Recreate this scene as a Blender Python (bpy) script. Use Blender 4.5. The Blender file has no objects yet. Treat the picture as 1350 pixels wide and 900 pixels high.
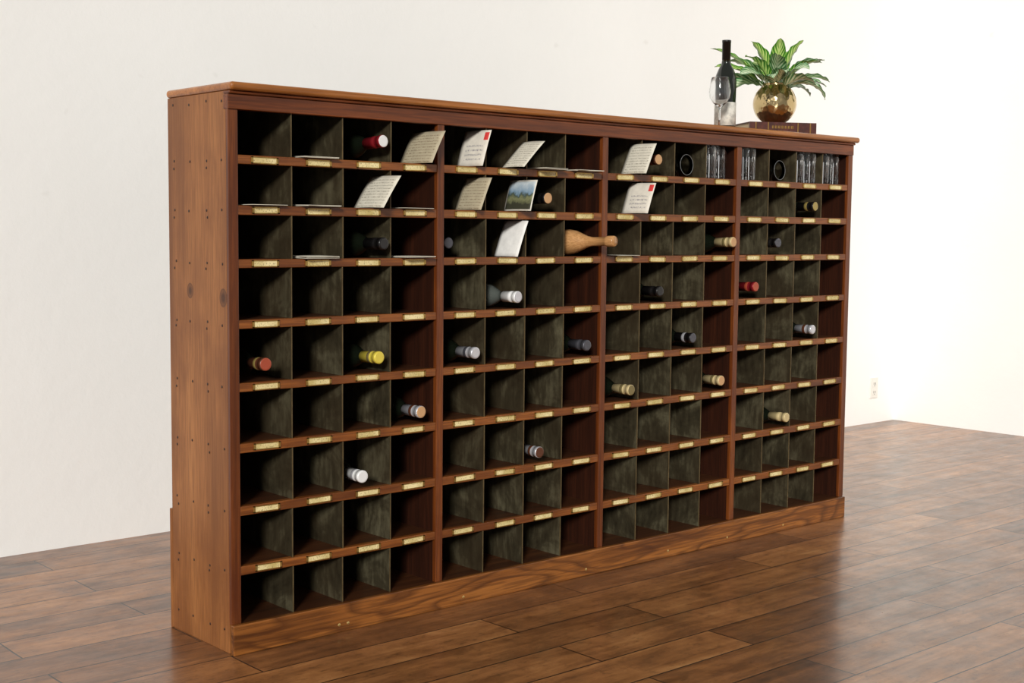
import bpy, bmesh, math, random
from mathutils import Vector, Matrix
random.seed(7)
scene=bpy.context.scene
COL=bpy.context.collection
# ---------------------------------------------------------------- helpers
def srgb(r,g,b):
    def f(c):
        c/=255.0
        return c/12.92 if c<=0.04045 else ((c+0.055)/1.055)**2.4
    return (f(r),f(g),f(b),1.0)
class NT:
    def __init__(s,name):
        s.m=bpy.data.materials.new(name); s.m.use_nodes=True
        s.t=s.m.node_tree; s.b=s.t.nodes['Principled BSDF']
    def n(s,typ,**kw):
        nd=s.t.nodes.new(typ)
        for k,v in kw.items(): setattr(nd,k,v)
        return nd
    def l(s,a,b): s.t.links.new(a,b)
    def math(s,op,a,b=None,clamp=False):
        nd=s.n('ShaderNodeMath',operation=op); nd.use_clamp=clamp
        for i,v in enumerate((a,b)):
            if v is None: continue
            if isinstance(v,(int,float)): nd.inputs[i].default_value=v
            else: s.l(v,nd.inputs[i])
        return nd.outputs[0]
    def mix(s,f,a,b,mode='MIX'):
        nd=s.n('ShaderNodeMix',data_type='RGBA',blend_type=mode)
        for i,v in ((0,f),(6,a),(7,b)):
            if isinstance(v,(int,float,tuple)): nd.inputs[i].default_value=v
            else: s.l(v,nd.inputs[i])
        return nd.outputs[2]
    def coord(s,scale=(1,1,1),which='Object',loc=(0,0,0)):
        tc=s.n('ShaderNodeTexCoord'); mp=s.n('ShaderNodeMapping')
        mp.inputs['Scale'].default_value=scale; mp.inputs['Location'].default_value=loc
        s.l(tc.outputs[which],mp.inputs['Vector']); return mp.outputs[0]
    def noise(s,vec,scale=1,detail=4,rough=.5,dist=0):
        nd=s.n('ShaderNodeTexNoise'); nd.inputs['Scale'].default_value=scale
        nd.inputs['Detail'].default_value=detail; nd.inputs['Roughness'].default_value=rough
        nd.inputs['Distortion'].default_value=dist; s.l(vec,nd.inputs['Vector']); return nd.outputs[0]
    def ramp(s,fac,stops):
        nd=s.n('ShaderNodeValToRGB'); e=nd.color_ramp.elements
        while len(e)<len(stops): e.new(.5)
        for i,(p,c) in enumerate(stops):
            e[i].position=p; e[i].color=c if isinstance(c,tuple) else (c,c,c,1)
        s.l(fac,nd.inputs[0]); return nd.outputs[0]
    def bump(s,h,strength=.2,dist=.01):
        nd=s.n('ShaderNodeBump'); nd.inputs['Strength'].default_value=strength
        nd.inputs['Distance'].default_value=dist; s.l(h,nd.inputs['Height'])
        s.l(nd.outputs[0],s.b.inputs['Normal'])
    def set(s,**kw):
        for k,v in kw.items():
            k=k.replace('_',' ')
            if isinstance(v,(int,float,tuple)): s.b.inputs[k].default_value=v
            else: s.l(v,s.b.inputs[k])
def wood(name,dark,mid,light,axis='x',g=1.0,rough=.35,coat=.3,knots=(),cath=0,wear=.4,spec=.35,cs=.75,patch=None):
    t=NT(name)
    sc={'x':(1.3,38,38),'z':(38,38,1.3),'y':(38,1.3,38)}[axis]
    v=t.coord(tuple(a*g for a in sc))
    n1=t.noise(v,1,6,.6,.5)
    sc2={'x':(.8,5,5),'z':(5,5,.8),'y':(5,.8,5)}[axis]
    n2=t.noise(t.coord(sc2,loc=(3,1,7)),1,3,.5,.3)
    f=t.math('ADD',t.math('MULTIPLY',n1,1-wear),t.math('MULTIPLY',n2,wear))
    c=t.ramp(f,[(.34,dark),(.5,mid),(.68,light)])
    sc3={'x':(8,220,220),'z':(220,220,8),'y':(220,8,220)}[axis]
    n3=t.noise(t.coord(sc3),1,2,.5)
    c=t.mix(t.math('MULTIPLY',t.ramp(n3,[(.42,1.),(.55,0.)]),.5),c,dark)
    if cath:
        sc4={'x':(1.6,9,9),'z':(9,9,1.6),'y':(9,1.6,9)}[axis]
        n4=t.noise(t.coord(sc4,loc=(1.3,2.2,.4)),1,2,.4,.2)
        rg=t.math('FRACT',t.math('MULTIPLY',n4,cath))
        c=t.mix(t.math('MULTIPLY',t.ramp(rg,[(.0,1.),(.35,.15),(.8,0.),(1.,.9)]),cs),c,dark)
    if patch:
        n5=t.noise(t.coord((4.5,4.5,2.6),loc=(9,4,2)),1,6,.65,.3)
        c=t.mix(t.math('MULTIPLY',t.ramp(n5,[(.38,1.),(.56,0.)]),.55),c,patch)
    for (kx,ky,kz,r) in knots:
        g_=t.n('ShaderNodeVectorMath',operation='DISTANCE'); t.l(t.coord((1,1,.8),loc=(0,0,0)),g_.inputs[0]); g_.inputs[1].default_value=(kx,ky,kz*.8)
        d=t.math('DIVIDE',g_.outputs['Value'],r)
        d=t.math('ADD',d,t.math('MULTIPLY',n2,.5))
        c=t.mix(t.ramp(d,[(.45,.9),(.75,.5),(.95,.65),(1.3,0.)]),c,srgb(56,26,12))
    t.set(Base_Color=c,Roughness=rough,Coat_Weight=coat,Coat_Roughness=.2)
    t.b.inputs['Specular IOR Level'].default_value=spec
    t.bump(n1,.12,.002)
    return t.m
def plain(name,c,rough=.5,metal=0,noise=0,**kw):
    t=NT(name)
    if noise:
        n=t.noise(t.coord((1,1,1)),noise,5,.6)
        d=tuple(x*.6 for x in c[:3])+(1,)
        t.set(Base_Color=t.ramp(n,[(.35,d),(.65,c)]))
    else: t.set(Base_Color=c)
    t.set(Roughness=rough,Metallic=metal,**kw)
    return t.m
def mkobj(name,bm,mats,parent=None,smooth=False,bevel=0,seg=2):
    me=bpy.data.meshes.new(name); bm.normal_update(); bm.to_mesh(me); bm.free()
    ob=bpy.data.objects.new(name,me); COL.objects.link(ob)
    for m in (mats if isinstance(mats,(list,tuple)) else [mats]): me.materials.append(m)
    if smooth:
        for p in me.polygons: p.use_smooth=True
    if bevel:
        md=ob.modifiers.new('bevel','BEVEL'); md.width=bevel; md.segments=seg; md.limit_method='ANGLE'
    if parent: ob.parent=parent
    return ob
def empty(name,loc=(0,0,0)):
    e=bpy.data.objects.new(name,None); e.location=loc; e.empty_display_size=.1; COL.objects.link(e); return e
def box(bm,x0,x1,y0,y1,z0,z1,mi=0,M=None):
    vs=[bm.verts.new((x,y,z)) for x in (x0,x1) for y in (y0,y1) for z in (z0,z1)]
    if M is not None:
        for v in vs: v.co=M@v.co
    for q in ((0,1,3,2),(4,6,7,5),(0,4,5,1),(2,3,7,6),(0,2,6,4),(1,5,7,3)):
        f=bm.faces.new([vs[i] for i in q]); f.material_index=mi
def lathe(bm,prof,M=None,seg=28,mi=0,smooth=True,flute=0,nfl=12,fz=(0,0),glintmat=None):
    """prof: list of (r,z) or (r,z,mi)"""
    rings=[]
    for kk,p in enumerate(prof):
        r,z=p[0],p[1]
        if r<1e-6: rings.append([bm.verts.new((0,0,z))])
        else:
            fl=flute if (fz[0]<=kk<fz[1]) else 0
            rings.append([bm.verts.new((r*(1-fl*abs(math.sin(nfl/2*2*math.pi*i/seg)))*math.cos(2*math.pi*i/seg),r*(1-fl*abs(math.sin(nfl/2*2*math.pi*i/seg)))*math.sin(2*math.pi*i/seg),z)) for i in range(seg)])
    for k in range(len(rings)-1):
        a,b=rings[k],rings[k+1]; m=prof[k+1][2] if len(prof[k+1])>2 else mi
        for i in range(seg):
            j=(i+1)%seg
            if len(a)==1 and len(b)==1: continue
            if len(a)==1: f=bm.faces.new((a[0],b[j],b[i]))
            elif len(b)==1: f=bm.faces.new((a[i],a[j],b[0]))
            else: f=bm.faces.new((a[i],a[j],b[j],b[i]))
            mm=m
            if glintmat is not None and fz[0]<=k<fz[1]-1 and i%(seg//8)==0: mm=glintmat
            f.material_index=mm; f.smooth=smooth
    if M is not None:
        for rg in rings:
            for v in rg: v.co=M@v.co
def aim(p0,p1):
    d=(Vector(p1)-Vector(p0)).normalized()
    return Matrix.Translation(Vector(p0))@d.to_track_quat('Z','Y').to_matrix().to_4x4()
# ---------------------------------------------------------------- dimensions
L,D,H=2.755,.3265,1.5
W0,WS=.0283,.026
C=(L-2*W0-3*WS)/16
SH=[(1.316,1.293),(1.186,1.161),(1.046,1.023),(.887,.864),(.721,.698),(.561,.536),(.394,.369),(.233,.209)]
FL=.080; TOPZ=1.431
def sx(s): return W0+s*(4*C+WS)
def cx(s,j): return sx(s)+(j+.5)*C
def row_floor(r): return SH[r-1][0] if r<=8 else FL
# ---------------------------------------------------------------- materials
M_side=wood('side_panel_wood',srgb(108,64,30),srgb(144,92,48),srgb(162,108,60),'z',.6,.5,.05,knots=((0,.208,.957,.024),(0,.03,.945,.025)),wear=.5,patch=srgb(106,60,27))
M_stile=wood('stile_wood',srgb(66,29,9),srgb(110,56,20),srgb(140,78,32),'z',1,.38,.15,patch=srgb(80,34,11))
M_rail=wood('rail_wood',srgb(78,38,12),srgb(128,72,27),srgb(160,96,42),'x',1,.38,.15,patch=srgb(92,46,17))
M_frieze=wood('frieze_wood',srgb(66,29,9),srgb(106,52,18),srgb(136,70,27),'x',1,.38,.15)
M_top=wood('top_board_wood',srgb(116,66,24),srgb(162,100,44),srgb(184,120,60),'x',1,.3,.3)
M_base=wood('base_oak',srgb(72,37,12),srgb(142,86,36),srgb(168,108,50),'x',.7,.36,.2,cath=11,cs=.75)
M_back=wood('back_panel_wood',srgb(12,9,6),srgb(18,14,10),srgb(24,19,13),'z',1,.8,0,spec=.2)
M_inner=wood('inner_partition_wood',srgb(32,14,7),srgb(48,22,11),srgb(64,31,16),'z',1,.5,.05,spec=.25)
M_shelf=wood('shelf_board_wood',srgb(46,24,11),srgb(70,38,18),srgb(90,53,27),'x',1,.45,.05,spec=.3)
t=NT('aged_metal_divider')
n=t.noise(t.coord((7,7,7)),1,7,.68,.6); n2=t.noise(t.coord((60,60,14)),1,4,.6); n3=t.noise(t.coord((3,3,3),loc=(4,5,6)),1,3,.5)
f=t.math('ADD',t.math('MULTIPLY',n,.7),t.math('MULTIPLY',n2,.3))
c=t.ramp(f,[(.34,srgb(32,27,17)),(.5,srgb(60,54,39)),(.66,srgb(102,96,74))])
c=t.mix(t.math('MULTIPLY',t.ramp(n3,[(.4,0.),(.6,1.)]),.45),c,srgb(54,42,27))
t.set(Base_Color=c,Roughness=.5,Metallic=.2); t.b.inputs['Specular IOR Level'].default_value=.3; M_div=t.m
M_divedge=plain('divider_edge',srgb(104,88,58),.5,.3,30)
M_brass=plain('brass_label_holder',srgb(184,150,82),.32,.8,40)
t=NT('label_card')
v=t.coord((260,1,190)); n=t.noise(v,1,2,.5)
n2=t.noise(t.coord((14,14,14)),1,3,.5)
c=t.ramp(n2,[(.35,srgb(190,170,106)),(.65,srgb(232,216,162))])
t.set(Base_Color=t.mix(t.ramp(n,[(.36,.6),(.44,0.)]),c,srgb(110,90,56)),Roughness=.5); M_label=t.m
M_nail=plain('nail_head',srgb(50,28,14),.5,.3)
M_screw=plain('brass_screw',srgb(210,180,115),.3,.8)
# ---------------------------------------------------------------- room
WX,WY=5.35,1.43
t=NT('plaster_wall')
n=t.noise(t.coord((1.2,1.2,1.2)),1,4,.5); n2=t.noise(t.coord((22,22,22)),1,5,.6)
c=t.ramp(n,[(.3,srgb(238,237,233)),(.7,srgb(243,242,238))])
sc_=t.noise(t.coord((5,5,5),loc=(2,8,3)),1,3,.7)
c=t.mix(t.math('MULTIPLY',t.ramp(sc_,[(.24,1.),(.29,0.)]),.2),c,srgb(200,195,186))
t.set(Base_Color=c,Roughness=.8)
t.bump(t.math('ADD',n2,t.math('MULTIPLY',n,3.)),.15,.01); M_wall=t.m
t=NT('old_plank_floor')
tc=t.coord((1,1,1))
br=t.n('ShaderNodeTexBrick'); br.offset=.37; br.offset_frequency=2; br.squash=1
br.inputs['Scale'].default_value=1; br.inputs['Brick Width'].default_value=1.15; br.inputs['Row Height'].default_value=.165
br.inputs['Mortar Size'].default_value=.0026; br.inputs['Mortar Smooth'].default_value=.2; br.inputs['Bias'].default_value=0
br.inputs['Color1'].default_value=(0,0,0,1); br.inputs['Color2'].default_value=(1,1,1,1); br.inputs['Mortar'].default_value=(.5,.5,.5,1)
wob=t.n('ShaderNodeVectorMath',operation='SCALE'); nz=t.n('ShaderNodeTexNoise'); nz.inputs['Scale'].default_value=2.2; t.l(t.coord((1,1,1)),nz.inputs['Vector'])
t.l(nz.outputs['Color'],wob.inputs[0]); wob.inputs['Scale'].default_value=.012
ad=t.n('ShaderNodeVectorMath',operation='ADD'); t.l(tc,ad.inputs[0]); t.l(wob.outputs[0],ad.inputs[1])
t.l(ad.outputs[0],br.inputs['Vector'])
plank=br.outputs['Color']; mort=br.outputs['Fac']
off=t.n('ShaderNodeVectorMath',operation='ADD'); t.l(t.coord((1.6,22,1)),off.inputs[0])
sep=t.n('ShaderNodeVectorMath',operation='SCALE'); t.l(plank,sep.inputs[0]); sep.inputs['Scale'].default_value=17.
t.l(sep.outputs[0],off.inputs[1])
g1=t.noise(off.outputs[0],1,6,.6,.8)
blot=t.noise(t.coord((4.2,6.5,1)),1,8,.74,.4)
f=t.math('ADD',t.math('MULTIPLY',g1,.36),t.math('ADD',t.math('MULTIPLY',blot,.50),t.math('MULTIPLY',plank,.13)))
c=t.ramp(f,[(.34,srgb(72,44,23)),(.47,srgb(122,78,43)),(.58,srgb(162,108,62)),(.70,srgb(198,144,90))])
sp=t.noise(t.coord((22,34,1)),1,6,.75)
c=t.mix(t.math('MULTIPLY',t.ramp(sp,[(.34,1.),(.46,0.)]),.5),c,srgb(56,33,17))
c=t.mix(mort,c,srgb(24,14,8))
rg=t.noise(t.coord((7,12,1)),1,6,.7)
t.set(Base_Color=c,Roughness=t.math('ADD',t.math('MULTIPLY',rg,.42),.15),Coat_Weight=.35,Coat_Roughness=.16)
t.bump(t.math('ADD',t.math('MULTIPLY',g1,.35),t.math('SUBTRACT',1.,mort)),.5,.004); M_floor=t.m
bm=bmesh.new(); box(bm,-9,WX+.1,-9,WY+.1,-.1,0); mkobj('floor',bm,M_floor)
bm=bmesh.new(); box(bm,-9,WX+.1,WY,WY+.1,0,3.6); mkobj('wall_back',bm,M_wall)
bm=bmesh.new(); box(bm,WX,WX+.1,-9,WY,0,3.6); mkobj('wall_right',bm,M_wall)
# outlet
M_white=plain('white_plastic',srgb(226,224,216),.4); M_dark=plain('dark_slot',srgb(90,86,80),.6)
bm=bmesh.new(); box(bm,5.088,5.162,WY-.008,WY,.15,.27,0)
for zc in (.185,.235):
    box(bm,5.108,5.142,WY-.0105,WY-.008,zc-.017,zc+.017,0)
    box(bm,5.115,5.1185,WY-.0114,WY-.0104,zc-.006,zc+.008,1); box(bm,5.131,5.1345,WY-.0114,WY-.0104,zc-.006,zc+.008,1)
    box(bm,5.122,5.128,WY-.0114,WY-.0104,zc-.014,zc-.009,1)
mkobj('wall_outlet',bm,[M_white,M_dark],bevel=.0012)
# ---------------------------------------------------------------- cabinet
cab=empty('pigeonhole_cabinet')
bm=bmesh.new(); box(bm,0,W0-.006,0.012,D,0,1.478)
mkobj('side_panel_left',bm,M_side,cab,bevel=.0015)
bm=bmesh.new(); box(bm,L-W0+.006,L,0.012,D,0,1.478); mkobj('side_panel_right',bm,M_side,cab,bevel=.0015)
bm=bmesh.new()
box(bm,0,W0,-.001,.012,FL,TOPZ+.002); box(bm,L-W0,L,-.001,.012,FL,TOPZ+.002)
for s in range(1,4): box(bm,sx(s)-WS,sx(s),-.001,.014,FL,TOPZ+.002)
mkobj('face_stiles',bm,M_stile,cab,bevel=.0015)
bm=bmesh.new()
box(bm,W0-.006,W0,.012,D-.008,FL,TOPZ+.03); box(bm,L-W0,L-W0+.006,.012,D-.008,FL,TOPZ+.03)
for s in range(1,4): box(bm,sx(s)-WS,sx(s),.014,D-.008,FL,TOPZ+.03)
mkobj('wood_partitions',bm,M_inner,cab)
bm=bmesh.new()
for (a,b) in SH:
    for s in range(4): box(bm,sx(s),sx(s)+4*C,.0005,.02,b,a)
mkobj('shelf_lips',bm,M_rail,cab,bevel=.0018)
bm=bmesh.new()
for (a,b) in SH:
    for s in range(4): box(bm,sx(s),sx(s)+4*C,.02,D-.008,b+.004,a-.0005)
box(bm,W0,L-W0,0.0,D-.008,FL-.02,FL)
for s in range(4): box(bm,sx(s),sx(s)+4*C,.02,D-.008,TOPZ+.02,TOPZ+.03)
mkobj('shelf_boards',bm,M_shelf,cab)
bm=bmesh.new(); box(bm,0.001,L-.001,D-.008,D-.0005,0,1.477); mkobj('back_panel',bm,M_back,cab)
bm=bmesh.new(); box(bm,-.002,L,D,D+.012,0,.34); mkobj('back_rail',bm,M_side,cab,bevel=.002)
bm=bmesh.new(); box(bm,-.002,L-.002,-.006,.02,TOPZ,1.470); mkobj('frieze_rail',bm,M_frieze,cab,bevel=.002)
bm=bmesh.new(); box(bm,-.003,L,-.013,.02,1.470,1.4785); mkobj('cove_moulding',bm,M_frieze,cab,bevel=.004,seg=3)
bm=bmesh.new(); box(bm,-.004,L+.012,-.026,D+.004,1.4785,1.5); mkobj('top_board',bm,M_top,cab,bevel=.0095,seg=5)
bm=bmesh.new(); box(bm,-.003,L-.005,-.016,-.0005,0,FL+.001); mkobj('base_board',bm,M_base,cab,bevel=.0025)
# dividers
bm=bmesh.new()
ceil_=[TOPZ+.02]+[b+.004 for a,b in SH]
flo=[a for a,b in SH]+[FL]
for s in range(4):
    for j in range(1,4):
        for r in range(9):
            x=sx(s)+j*C+random.uniform(-.0015,.0015)
            y0=.004
            n0=len(bm.verts)
            box(bm,x-.0011,x+.0011,y0+.0012,D-.008,flo[r],ceil_[r],0)
            box(bm,x-.0014,x+.0014,y0-.001,y0+.0012,flo[r],min(ceil_[r],ceil_[r]-.004),1)
            dl=random.uniform(-.003,.003)
            bm.verts.ensure_lookup_table()
            for v in bm.verts[n0:]:
                if v.co.y>D-.02: v.co.x+=dl
mkobj('metal_dividers',bm,[M_div,M_divedge],cab)
# labels
bm=bmesh.new()
for (a,b) in SH:
    zc=(a+b)/2
    for s in range(4):
        for j in range(4):
            w=.041; h=.0088; T=Matrix.Translation((cx(s,j)+random.uniform(-.003,.003),0,zc+random.uniform(-.0012,.0012)))@Matrix.Rotation(random.uniform(-.02,.02),4,'Y')
            box(bm,-w+.003,w-.003,-.0012,.0005,-h+.002,h-.002,1,T)
            box(bm,-w,w,-.0022,.0005,h-.0024,h,0,T); box(bm,-w,w,-.0022,.0005,-h,-h+.0024,0,T)
            box(bm,-w,-w+.006,-.0022,.0005,-h,h,0,T); box(bm,w-.006,w,-.0022,.0005,-h,h,0,T)
mkobj('label_holders',bm,[M_brass,M_label],cab)
# nails on sides
bm=bmesh.new()
rows=[1.455]+[(a+b)/2 for a,b in SH]+[.06]
for z in rows:
    for y in (.035,.115,.205,.29):
        for dz in ((0,) if z in (1.455,.06) else (0,-.018) if y in (.115,.29) else (0,)):
            yy=y+random.uniform(-.006,.006); zz=z+dz+random.uniform(-.003,.003)
            lathe(bm,[(0,.0012),(.0034,.0008),(.0038,-.0005)],Matrix.Translation((0,yy,zz))@Matrix.Rotation(-math.pi/2,4,'Y'),10)
mkobj('side_nail_heads',bm,M_nail,cab)
bm=bmesh.new()
for x in (.33,.36,.78,1.3,1.7,2.02,2.35):
    lathe(bm,[(0,.0012),(.0035,.001),(.005,-.0005)],Matrix.Translation((x,-.016,.022))@Matrix.Rotation(math.pi/2,4,'X'),12)
mkobj('base_screws',bm,M_screw,cab)
# ---------------------------------------------------------------- glass etc materials
def glass(name,c,rough=.0,ior=1.48):
    t=NT(name); t.set(Base_Color=c,Roughness=rough,IOR=ior,Transmission_Weight=1.0); return t.m
M_clear=glass('clear_glass',(.97,.98,.98,1),0,1.52)
M_glint=plain('painted_tumbler_glints',(.85,.87,.88,1),.35,0,0,Transmission_Weight=.45)  # whitish stripes and rim: bright reflections painted onto the clear tumblers
M_rim=plain('painted_rim_highlight',(.8,.82,.83,1),.15,0,0,Transmission_Weight=.62)  # pale colour paints a highlight along wine glass rim and foot edge
M_dkglass=plain('dark_green_bottle_glass',(.005,.007,.004,1),.06,0,0,Coat_Weight=.5,Coat_Roughness=.03)
M_ltglass=plain('pale_bottle_glass',(.16,.18,.16,1),.05,0,0,Transmission_Weight=.5,Coat_Weight=1.,Coat_Roughness=.03)
def capmat(n,c,rough=.35,metal=.3): return plain(n,c,rough,metal)
CM={'red':capmat('red_foil',srgb(130,26,34)),'white':capmat('white_foil',srgb(226,226,224),.4,.1),'tan':capmat('tan_cork',srgb(190,148,104),.6,0),
'black':capmat('black_foil',srgb(22,20,20),.3,.1),'gold':capmat('gold_foil',srgb(160,140,78),.35,.4),'silver':capmat('silver_foil',srgb(200,200,204),.3,.5),
'brown':capmat('brown_foil',srgb(90,52,34),.35,.2),'cream':capmat('cream_foil',srgb(196,176,128),.45,.1),'olive':capmat('olive_foil',srgb(126,112,72),.4,.3),
'grey':capmat('grey_foil',srgb(84,84,90),.35,.5),'rust':capmat('rust_foil',srgb(164,74,50),.4,.2),'yellow':capmat('yellow_foil',srgb(218,198,76),.4,.2)}
M_winelabel=plain('wine_label',srgb(226,222,210),.6,0,60)
def bottle(base,tip,c1,c2,cend,glassm=None,length=.30,rb=.0365,name='wine_bottle',vis=.075):
    """lying bottle: base pt -> tip pt"""
    k=length/.30
    zc=length-vis
    P=[(0,.012,0),(.02,.004,0),(rb-.004,0,0),(rb,.005,0),(rb,.165*k,0),(rb*.95,.18*k,0),(rb*.75,.197*k,0),(.020,.213*k,0),(.0152,min(.225*k,zc-.002),0),
       (.0150,zc,0),(.0165,zc,1),(.0165,zc+vis*.45,1),(.0172,zc+vis*.46,2),(.0172,zc+vis*.62,2),(.0165,zc+vis*.63,1),(.0165,length-.013,1),(.0178,length-.0125,1),(.0178,length-.002,1),(.0165,length,1),(.0125,length,3),(0,length-.0005,3)]
    b=Vector(base); tp=Vector(tip)
    d=(tp-b).normalized(); start=tp-d*length
    bm=bmesh.new(); lathe(bm,P,aim(start,tp),28)
    return mkobj(name,bm,[glassm or M_dkglass,CM[c1],CM[c2],CM[cend]])
BT=[ # row, s, j, tipx, tipz, c1,c2,end
(1,0,2,.475,1.372,'red','red','white'),(1,2,1,1.609,1.368,'brown','brown','tan'),
(2,1,2,1.105,1.228,'black','black','tan'),(2,3,2,2.490,1.228,'black','gold','gold'),
(3,0,2,.478,1.087,'black','black','black'),(3,2,3,2.012,1.093,'cream','olive','tan'),(3,3,1,2.268,1.09,'black','black','grey'),
(4,1,1,.973,.925,'white','white','silver'),(4,2,1,1.629,.926,'black','black','black'),(4,3,0,2.143,.931,'red','rust','rust'),
(5,0,0,.095,.770,'brown','gold','rust'),(5,0,2,.463,.767,'yellow','olive','yellow'),(5,1,0,.817,.761,'silver','grey','silver'),(5,1,3,1.286,.760,'grey','grey','grey'),
(5,2,2,1.802,.760,'black','silver','grey'),(5,3,2,2.497,.760,'silver','brown','silver'),
(6,0,3,.612,.600,'silver','brown','tan'),(6,2,0,1.496,.600,'cream','olive','olive'),(6,2,3,1.962,.600,'cream','olive','tan'),
(7,0,2,.406,.434,'white','silver','white'),(7,1,2,1.082,.433,'silver','brown','brown'),(7,3,1,2.349,.434,'cream','cream','cream')]
for (r,s,j,tx,tz,a,b,e) in BT:
    c0=cx(s,j); fl=row_floor(r)
    bx=c0+(tx-c0)*.55
    g=M_ltglass if (r,s,j)==(4,1,1) else None
    tz=max(tz,fl+.0385)
    ty=-.022
    if g: bottle((c0-.02,.255,fl+.0378),(tx-.008,-.045,tz),a,b,e,g,vis=.06); continue
    bottle((bx,.285,fl+.0378),(tx,ty,tz),a,b,e,g)
# deep short bottle
bottle((.79,.31,1.046+.037),(.772,.055,1.046+.042),'black','grey','grey',length=.25)
# wooden/tan bottle
M_tanb=wood('turned_wood',srgb(150,106,62),srgb(188,140,90),srgb(208,160,110),'y',.4,.3,.3)
bm=bmesh.new()
lathe(bm,[(0,.0),(.036,0),(.041,.006),(.042,.09),(.041,.12),(.036,.145),(.026,.170),(.018,.19),(.0145,.21),(.0140,.262),(.0165,.264),(.0175,.272),(.0175,.292),(.0150,.297),(0,.298)],aim((1.268,.185,1.046+.0425),(1.318,-.108,1.046+.050)),32)
mkobj('wooden_bottle',bm,M_tanb)
# tumblers / glasses
def tumbler(x,y,z,h=.118,r=.030):
    bm=bmesh.new()
    lathe(bm,[(0,0),(r*.88,0),(r*.92,.003),(r*.97,h*.7),(r*1.0,h*.78),(r,h),(r-.001,h+.0008,1),(r-.0022,h,1),(r-.0025,h*.7),(r*.9-.003,.015),(0,.013)],Matrix.Translation((x,y,z)),64,flute=.07,nfl=16,fz=(1,4),glintmat=1)
    mkobj('glass_tumbler',bm,[M_clear,M_glint])
WG=[(0,0),(.034,0),(.035,.0015,1),(.010,.004),(.0045,.010),(.0038,.075),(.008,.083),(.026,.098),(.039,.118),(.042,.14),(.038,.17),(.033,.195),
    (.0325,.1955,1),(.032,.195,1),(.0372,.17),(.0412,.14),(.0382,.119),(.0255,.1),(.006,.087),(0,.0855)]
def wineglass(M,k=1):
    bm=bmesh.new(); lathe(bm,[(p[0]*k,p[1]*k)+tuple(p[2:]) for p in WG],M,32); mkobj('wine_glass',bm,[M_clear,M_rim])
z1=1.3165
for (s,j,l) in ((2,3,((-.040,.03),(.036,.05))),(3,0,((-.01,.03),)),(3,2,((-.036,.04),(.034,.035))),(3,3,((-.036,.04),(.036,.045)))):
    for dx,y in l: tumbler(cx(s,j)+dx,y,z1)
for (s,j,dx) in ((2,2,-.005),(3,1,.0)):
    x=cx(s,j)+dx
    wineglass(aim((x,.235,z1+.0365),(x+.01,.0,z1+.0435)),1.08)   # bowl mouth facing out
# ---------------------------------------------------------------- papers
def papermat(name,base,ink,kind):
    t=NT(name); uv=t.coord((1,1,1),'UV'); sp=t.n('ShaderNodeSeparateXYZ'); t.l(uv,sp.inputs[0]); U,V=sp.outputs[0],sp.outputs[1]
    n=t.noise(t.coord((4,4,1),'UV'),1,4,.6)
    c=t.ramp(n,[(.3,tuple(x*.82 for x in base[:3])+(1,)),(.65,base)])
    if kind in('letter','envelope'):
        rows=11 if kind=='letter' else 8
        fr=t.math('FRACT',t.math('MULTIPLY',V,rows))
        band=t.math('MULTIPLY',t.math('GREATER_THAN',fr,.3),t.math('LESS_THAN',fr,.68))
        w=t.noise(t.coord((42,rows*1.6,1),'UV'),1,3,.7)
        ink_=t.math('MULTIPLY',band,t.math('GREATER_THAN',w,.50))
        if kind=='letter': msk=t.math('MULTIPLY',t.math('GREATER_THAN',U,.1),t.math('LESS_THAN',U,.92)); msk=t.math('MULTIPLY',msk,t.math('LESS_THAN',V,.92))
        else: msk=t.math('MULTIPLY',t.math('GREATER_THAN',U,.22),t.math('LESS_THAN',V,.62)); msk=t.math('MULTIPLY',msk,t.math('GREATER_THAN',V,.1)); msk=t.math('MULTIPLY',msk,t.math('LESS_THAN',U,.85))
        c=t.mix(t.math('MULTIPLY',t.math('MULTIPLY',ink_,msk),.7),c,ink)
        if kind=='envelope':
            st=t.math('MULTIPLY',t.math('MULTIPLY',t.math('GREATER_THAN',U,.80),t.math('LESS_THAN',U,.96)),t.math('MULTIPLY',t.math('GREATER_THAN',V,.72),t.math('LESS_THAN',V,.94)))
            c=t.mix(st,c,srgb(204,56,52))
    if kind=='postcard':
        n2=t.noise(t.coord((5,3,1),'UV'),1,6,.65)
        hh=t.math('ADD',V,t.math('MULTIPLY',t.math('SUBTRACT',n2,.5),.55))
        pic=t.ramp(hh,[(.22,srgb(52,52,36)),(.38,srgb(120,122,84)),(.5,srgb(60,72,62)),(.62,srgb(120,146,166)),(.9,srgb(186,196,200))])
        ins=t.math('MULTIPLY',t.math('MULTIPLY',t.math('GREATER_THAN',U,.04),t.math('LESS_THAN',U,.96)),t.math('MULTIPLY',t.math('GREATER_THAN',V,.05),t.math('LESS_THAN',V,.95)))
        c=t.mix(ins,c,pic)
    t.set(Base_Color=c,Roughness=.7); return t.m
P_brown=papermat('brown_letter_paper',srgb(182,170,142),srgb(100,78,54),'letter')
P_cream=papermat('cream_letter_paper',srgb(218,212,194),srgb(120,110,92),'letter')
P_env=papermat('envelope_paper',srgb(226,219,204),srgb(96,92,110),'envelope')
P_white=papermat('white_paper',srgb(238,236,230),srgb(0,0,0),'blank')
P_card=papermat('postcard_paper',srgb(222,216,202),srgb(0,0,0),'postcard')
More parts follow.
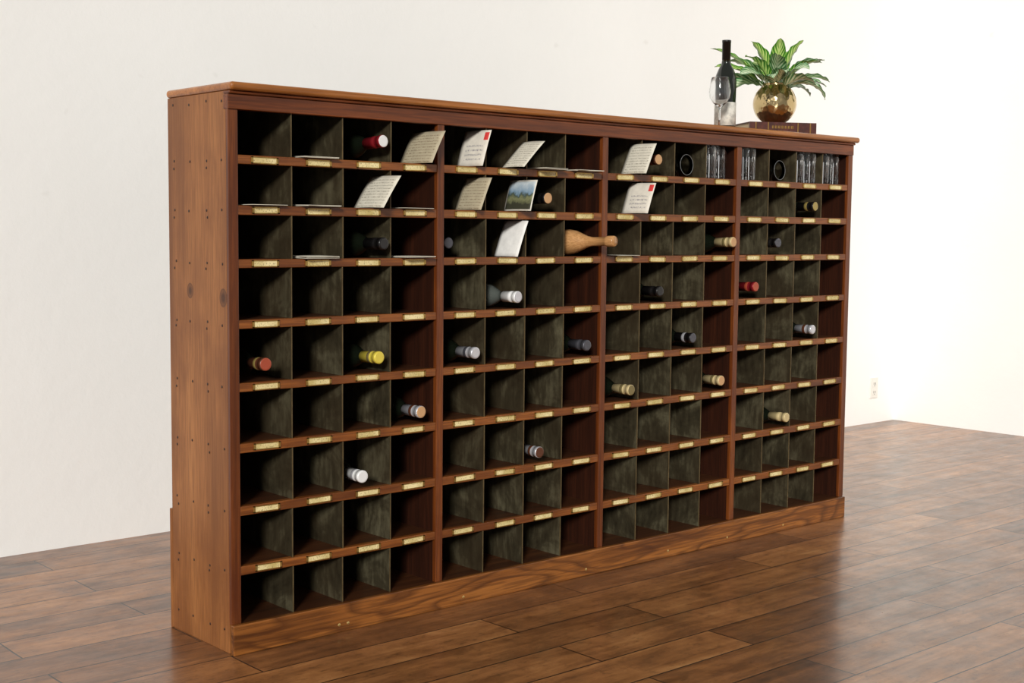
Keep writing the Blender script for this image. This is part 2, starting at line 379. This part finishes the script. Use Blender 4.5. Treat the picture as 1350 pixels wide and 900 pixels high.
def leaning(name,mat,xb,xt,yf,w,h,zf,curl=.001):
    """sheet standing along the depth axis, leaning toward +X on the right-hand divider; front edge at yf"""
    up=Vector((xt-xb,0,0)); hz=math.sqrt(max(h*h-(xt-xb)**2,1e-4)); up.z=hz
    bm=bmesh.new(); uvl=bm.loops.layers.uv.new('UVMap'); N=8; g={}
    nrm=Vector((-hz,0,xt-xb)).normalized()
    for a in range(N+1):
        for b in range(N+1):
            u=a/N; v=b/N
            p=Vector((xb,yf+w*(1-u),zf))+up*v
            p+=nrm*curl*(math.sin(math.pi*v)*1.0+math.sin(math.pi*u)*2.)
            g[a,b]=bm.verts.new(p)
    for a in range(N):
        for b in range(N):
            f=bm.faces.new((g[a,b],g[a+1,b],g[a+1,b+1],g[a,b+1])); f.smooth=True
            for lp,(uu,vv) in zip(f.loops,((a,b),(a+1,b),(a+1,b+1),(a,b+1))): lp[uvl].uv=(uu/N,vv/N)
    ob=mkobj(name,bm,mat); md=ob.modifiers.new('thick','SOLIDIFY'); md.thickness=.0006; md.offset=0
    return ob
r1,r2,r3=SH[0][0]+.001,SH[1][0]+.001,SH[2][0]+.001
leaning('handwritten_letter',P_brown,.620,.668,-.058,.155,.104,r1)
leaning('stamped_envelope',P_env,.828,.862,-.034,.122,.112,r1)
leaning('folded_letter',P_cream,.943,1.026,-.090,.10,.115,r1)
leaning('handwritten_letter',P_cream,1.497,1.545,-.070,.115,.11,r1)
leaning('handwritten_letter',P_cream,.452,.512,-.056,.145,.108,r2)
leaning('handwritten_letter',P_brown,.822,.864,-.035,.122,.105,r2)
leaning('picture_postcard',P_card,1.003,1.030,-.055,.125,.098,r2)
leaning('stamped_envelope',P_env,1.508,1.546,-.070,.120,.107,r2)
leaning('blank_card',P_white,.985,1.028,-.017,.11,.118,r3)
def flat(s,j,zf,dx=0,y0=-.02,w=.11,d=.10,rot=.05,n=2):
    bm=bmesh.new()
    for k in range(n):
        T=Matrix.Translation((cx(s,j)+dx,y0+d/2,zf+.0006+k*.0022))@Matrix.Rotation(rot+random.uniform(-.12,.12),4,'Z')@Matrix.Rotation(random.uniform(-.01,.01),4,'X')
        box(bm,-w/2,w/2,-d/2,d/2,0,.0012,0,T)
    mkobj('paper_slips',bm,P_cream)
flat(0,1,r1,n=2); flat(0,0,r2,n=1); flat(0,1,r2,n=2,y0=-.03); flat(0,3,r2,n=1,rot=.1)
flat(1,2,r1,n=2,y0=-.04,rot=.2); flat(1,3,r1,n=2,y0=-.035,rot=-.1)
flat(0,1,r3,n=3,y0=-.02); flat(0,3,r3,n=2,y0=-.03); flat(2,0,r3,n=1,y0=-.02)
# ---------------------------------------------------------------- objects on top
T0=1.5
bm=bmesh.new()
lathe(bm,[(0,.012,0),(.02,.004,0),(.036,0,0),(.0395,.005,0),(.0395,.02,0),(.0400,.0201,1),(.0400,.105,1),(.0395,.1051,0),(.0395,.185,0),(.037,.205,0),(.028,.228,0),(.018,.245,0),(.0152,.262,0),
 (.0158,.2621,2),(.0160,.325,2),(.0168,.3252,2),(.0168,.333,2),(0,.3335,2)],Matrix.Translation((2.167,.16,T0)),32)
mkobj('wine_bottle',bm,[M_dkglass,M_winelabel,CM['black']])
wineglass(Matrix.Translation((2.045,.085,T0)),.93)
# book
t=NT('leather_book_cover'); n=t.noise(t.coord((40,40,40)),1,4,.6)
t.set(Base_Color=t.ramp(n,[(.3,srgb(50,20,14)),(.7,srgb(88,42,30))]),Roughness=.5); M_book=t.m
t=NT('book_pages'); n=t.noise(t.coord((2,2,600)),1,2,.5)
t.set(Base_Color=t.ramp(n,[(.3,srgb(150,130,98)),(.7,srgb(200,184,152))]),Roughness=.8); M_pages=t.m
bm=bmesh.new(); bw,bd,bh=.135,.09,.044
box(bm,-bw,bw,-bd,bd,0,.004,0); box(bm,-bw,bw,-bd,bd,bh-.004,bh,0); box(bm,-bw,bw,-bd-.004,-bd+.003,.0,bh,0)
box(bm,-bw+.005,bw-.005,-bd+.003,bd-.005,.004,bh-.004,1)
for u in (-.11,-.06,.06,.11): box(bm,u-.002,u+.002,-bd-.0062,-bd-.003,.001,bh-.001,2)
for k in range(7): box(bm,-.045+k*.013,-.036+k*.013,-bd-.0046,-bd-.0035,.02,.031,2)
ob=mkobj('old_leather_book',bm,[M_book,M_pages,capmat('gilt',srgb(150,116,64),.35,.8)],bevel=.0012)
ob.location=(2.465,.165,T0+.0005); ob.rotation_euler=(0,0,-.52)
# plant
pl=empty('potted_plant')
zc=T0+.0455
t=NT('hammered_brass'); v=t.n('ShaderNodeTexVoronoi'); v.inputs['Scale'].default_value=60; t.l(t.coord(),v.inputs['Vector'])
t.set(Base_Color=srgb(206,182,134),Metallic=1.,Roughness=.16); t.bump(v.outputs['Distance'],.4,.004); M_gold=t.m
bm=bmesh.new(); R=.083
prof=[(0,.0)]+[(R*math.sin(a),R-R*math.cos(a)*1.0) for a in [math.radians(d) for d in range(24,146,8)]]
prof=[(0,prof[1][1]),]+prof[1:]
zt=prof[-1][1]; rt=prof[-1][0]
prof+=[(rt-.001,zt+.006),(rt+.003,zt+.010),(rt-.003,zt+.010),(rt-.004,zt-.004),(rt+.012,zt-.03),(0,zt-.031)]
PX,PY=2.462,.16
z0=prof[0][1]
lathe(bm,prof,Matrix.Translation((PX,PY,zc-z0)),48); mkobj('brass_sphere_vase',bm,M_gold,pl)
zt=zc-z0+zt
def leafmat(nm,edge,body,vein):
    t=NT(nm); uv=t.coord((1,1,1),'UV'); sp=t.n('ShaderNodeSeparateXYZ'); t.l(uv,sp.inputs[0])
    au=t.math('ABSOLUTE',t.math('SUBTRACT',sp.outputs[0],.5))
    ph=t.math('SUBTRACT',t.math('MULTIPLY',sp.outputs[1],7.),t.math('MULTIPLY',au,5.))
    wv=t.math('SINE',t.math('MULTIPLY',ph,6.283))
    wv=t.math('ADD',t.math('MULTIPLY',wv,.5),t.math('ADD',t.math('MULTIPLY',t.math('SUBTRACT',.30,au),2.2),.32))
    c=t.ramp(wv,[(.0,edge),(.42,body),(.8,vein)])
    c=t.mix(t.ramp(au,[(.02,1.),(.05,0.)]),c,vein)
    t.set(Base_Color=c,Roughness=.45); return t.m
ML1=leafmat('variegated_leaf_pale',srgb(66,122,70),srgb(140,174,124),srgb(212,224,190))
ML2=leafmat('variegated_leaf_green',srgb(56,120,30),srgb(116,168,60),srgb(200,218,134))
bm=bmesh.new(); uvl=bm.loops.layers.uv.new('UVMap')
def leaf(az,el,Ln,Wd,droop,stem=.05,mi=0):
    N,K=14,4; a=math.radians(az); dirh=Vector((math.cos(a),math.sin(a),0)); side=Vector((-math.sin(a),math.cos(a),0))
    p=Vector((PX,PY,zt-.02))+dirh*.012; e=math.radians(el); tot=stem+Ln; st=tot/(N+4)
    pts=[]
    for i in range(N+5):
        pts.append((p.copy(),e)); p+= (dirh*math.cos(e)+Vector((0,0,1))*math.sin(e))*st
        e-=math.radians(droop)/(N+4)*(.4+1.2*i/(N+4))
    ns=int(len(pts)*stem/tot)
    prev=None
    for (q,ee) in pts[:ns+1]:
        up=Vector((0,0,1))*math.cos(ee)-dirh*math.sin(ee)
        ring=[bm.verts.new(q+side*.0018*math.cos(k*2.094)+up*.0018*math.sin(k*2.094)) for k in range(3)]
        if prev:
            for k in range(3):
                f=bm.faces.new((prev[k],prev[(k+1)%3],ring[(k+1)%3],ring[k])); f.material_index=2
        prev=ring
    lf=pts[ns:]; rows=[]; roll=random.uniform(-.6,.6)
    for i,(q,ee) in enumerate(lf):
        tt=i/(len(lf)-1); w=Wd*.5*(max(0,math.sin(math.pi*min(1,tt**.8)))**.7)*(1 if tt<.999 else 0)+.0004
        up=Vector((0,0,1))*math.cos(ee)-dirh*math.sin(ee)
        sd=side*math.cos(roll)+up*math.sin(roll); u2=up*math.cos(roll)-side*math.sin(roll)
        wav=.003*math.sin(i*1.9)
        rows.append([bm.verts.new(q+sd*w*k/K+u2*(w*.35*(abs(k)/K)+wav*(k/K))) for k in range(-K,K+1)])
    M_=len(rows)-1
    for i in range(M_):
        for k in range(2*K):
            f=bm.faces.new((rows[i][k],rows[i][k+1],rows[i+1][k+1],rows[i+1][k])); f.smooth=True; f.material_index=mi
            for lp,(uu,vv) in zip(f.loops,((k,i),(k+1,i),(k+1,i+1),(k,i+1))): lp[uvl].uv=(uu/(2*K),vv/M_)
for k in range(8):  leaf(k*45+random.uniform(-10,10),random.uniform(26,42),random.uniform(.145,.17),.070,random.uniform(70,95),.045,0)
for k in range(7):  leaf(k*51+20+random.uniform(-10,10),random.uniform(50,62),random.uniform(.14,.165),.068,random.uniform(55,80),.055,k%2)
for k in range(5):  leaf(k*72+10,random.uniform(72,84),random.uniform(.135,.16),.062,random.uniform(30,50),.06,1)
leaf(142,46,.235,.07,36,.06,1); leaf(150,36,.20,.066,45,.055,1); leaf(128,30,.18,.066,70,.05,0)
leaf(-41,54,.165,.062,55,.055,0); leaf(-48,30,.16,.055,115,.05,0); leaf(-35,36,.17,.06,70,.05,0)
leaf(-100,50,.15,.062,80,.05,0); leaf(230,44,.15,.062,80,.05,0)
mkobj('leaves',bm,[ML1,ML2,plain('leaf_stem',srgb(80,114,56),.5)],pl)
# ---------------------------------------------------------------- light
w=bpy.data.worlds.new('World'); scene.world=w; w.use_nodes=True
bg=w.node_tree.nodes['Background']; bg.inputs[0].default_value=(1.0,.995,.985,1); bg.inputs[1].default_value=.30
def sun(az,el,st,ang,col=(1,.98,.945)):
    l=bpy.data.lights.new('window_sun','SUN'); l.energy=st; l.angle=math.radians(ang); l.color=col
    o=bpy.data.objects.new('window_sun',l); COL.objects.link(o)
    a=math.radians(az); e=math.radians(el)
    d=Vector((math.sin(a)*math.cos(e),math.cos(a)*math.cos(e),-math.sin(e)))
    o.rotation_euler=d.to_track_quat('-Z','Y').to_euler(); o.location=(-4,-5,3)
sun(48,19,3.3,9)
# ---------------------------------------------------------------- camera
cx_,cy_,cz_,yaw,pi_,ro,fpx=[-1.75082,-3.08317,1.13047,0.72493,-0.08345,0.00954,1767.02485]
F=Vector((math.sin(yaw)*math.cos(pi_),math.cos(yaw)*math.cos(pi_),math.sin(pi_)))
R_=Vector((math.cos(yaw),-math.sin(yaw),0)); U_=R_.cross(F)
R2=R_*math.cos(ro)+U_*math.sin(ro); U2=-R_*math.sin(ro)+U_*math.cos(ro)
cam=bpy.data.cameras.new('camera'); co=bpy.data.objects.new('camera',cam); COL.objects.link(co)
M=Matrix((( R2.x,U2.x,-F.x,cx_),(R2.y,U2.y,-F.y,cy_),(R2.z,U2.z,-F.z,cz_),(0,0,0,1)))
co.matrix_world=M; cam.sensor_width=36; cam.lens=fpx/1350*36; cam.clip_end=60
scene.camera=co
scene.view_settings.view_transform='Standard'
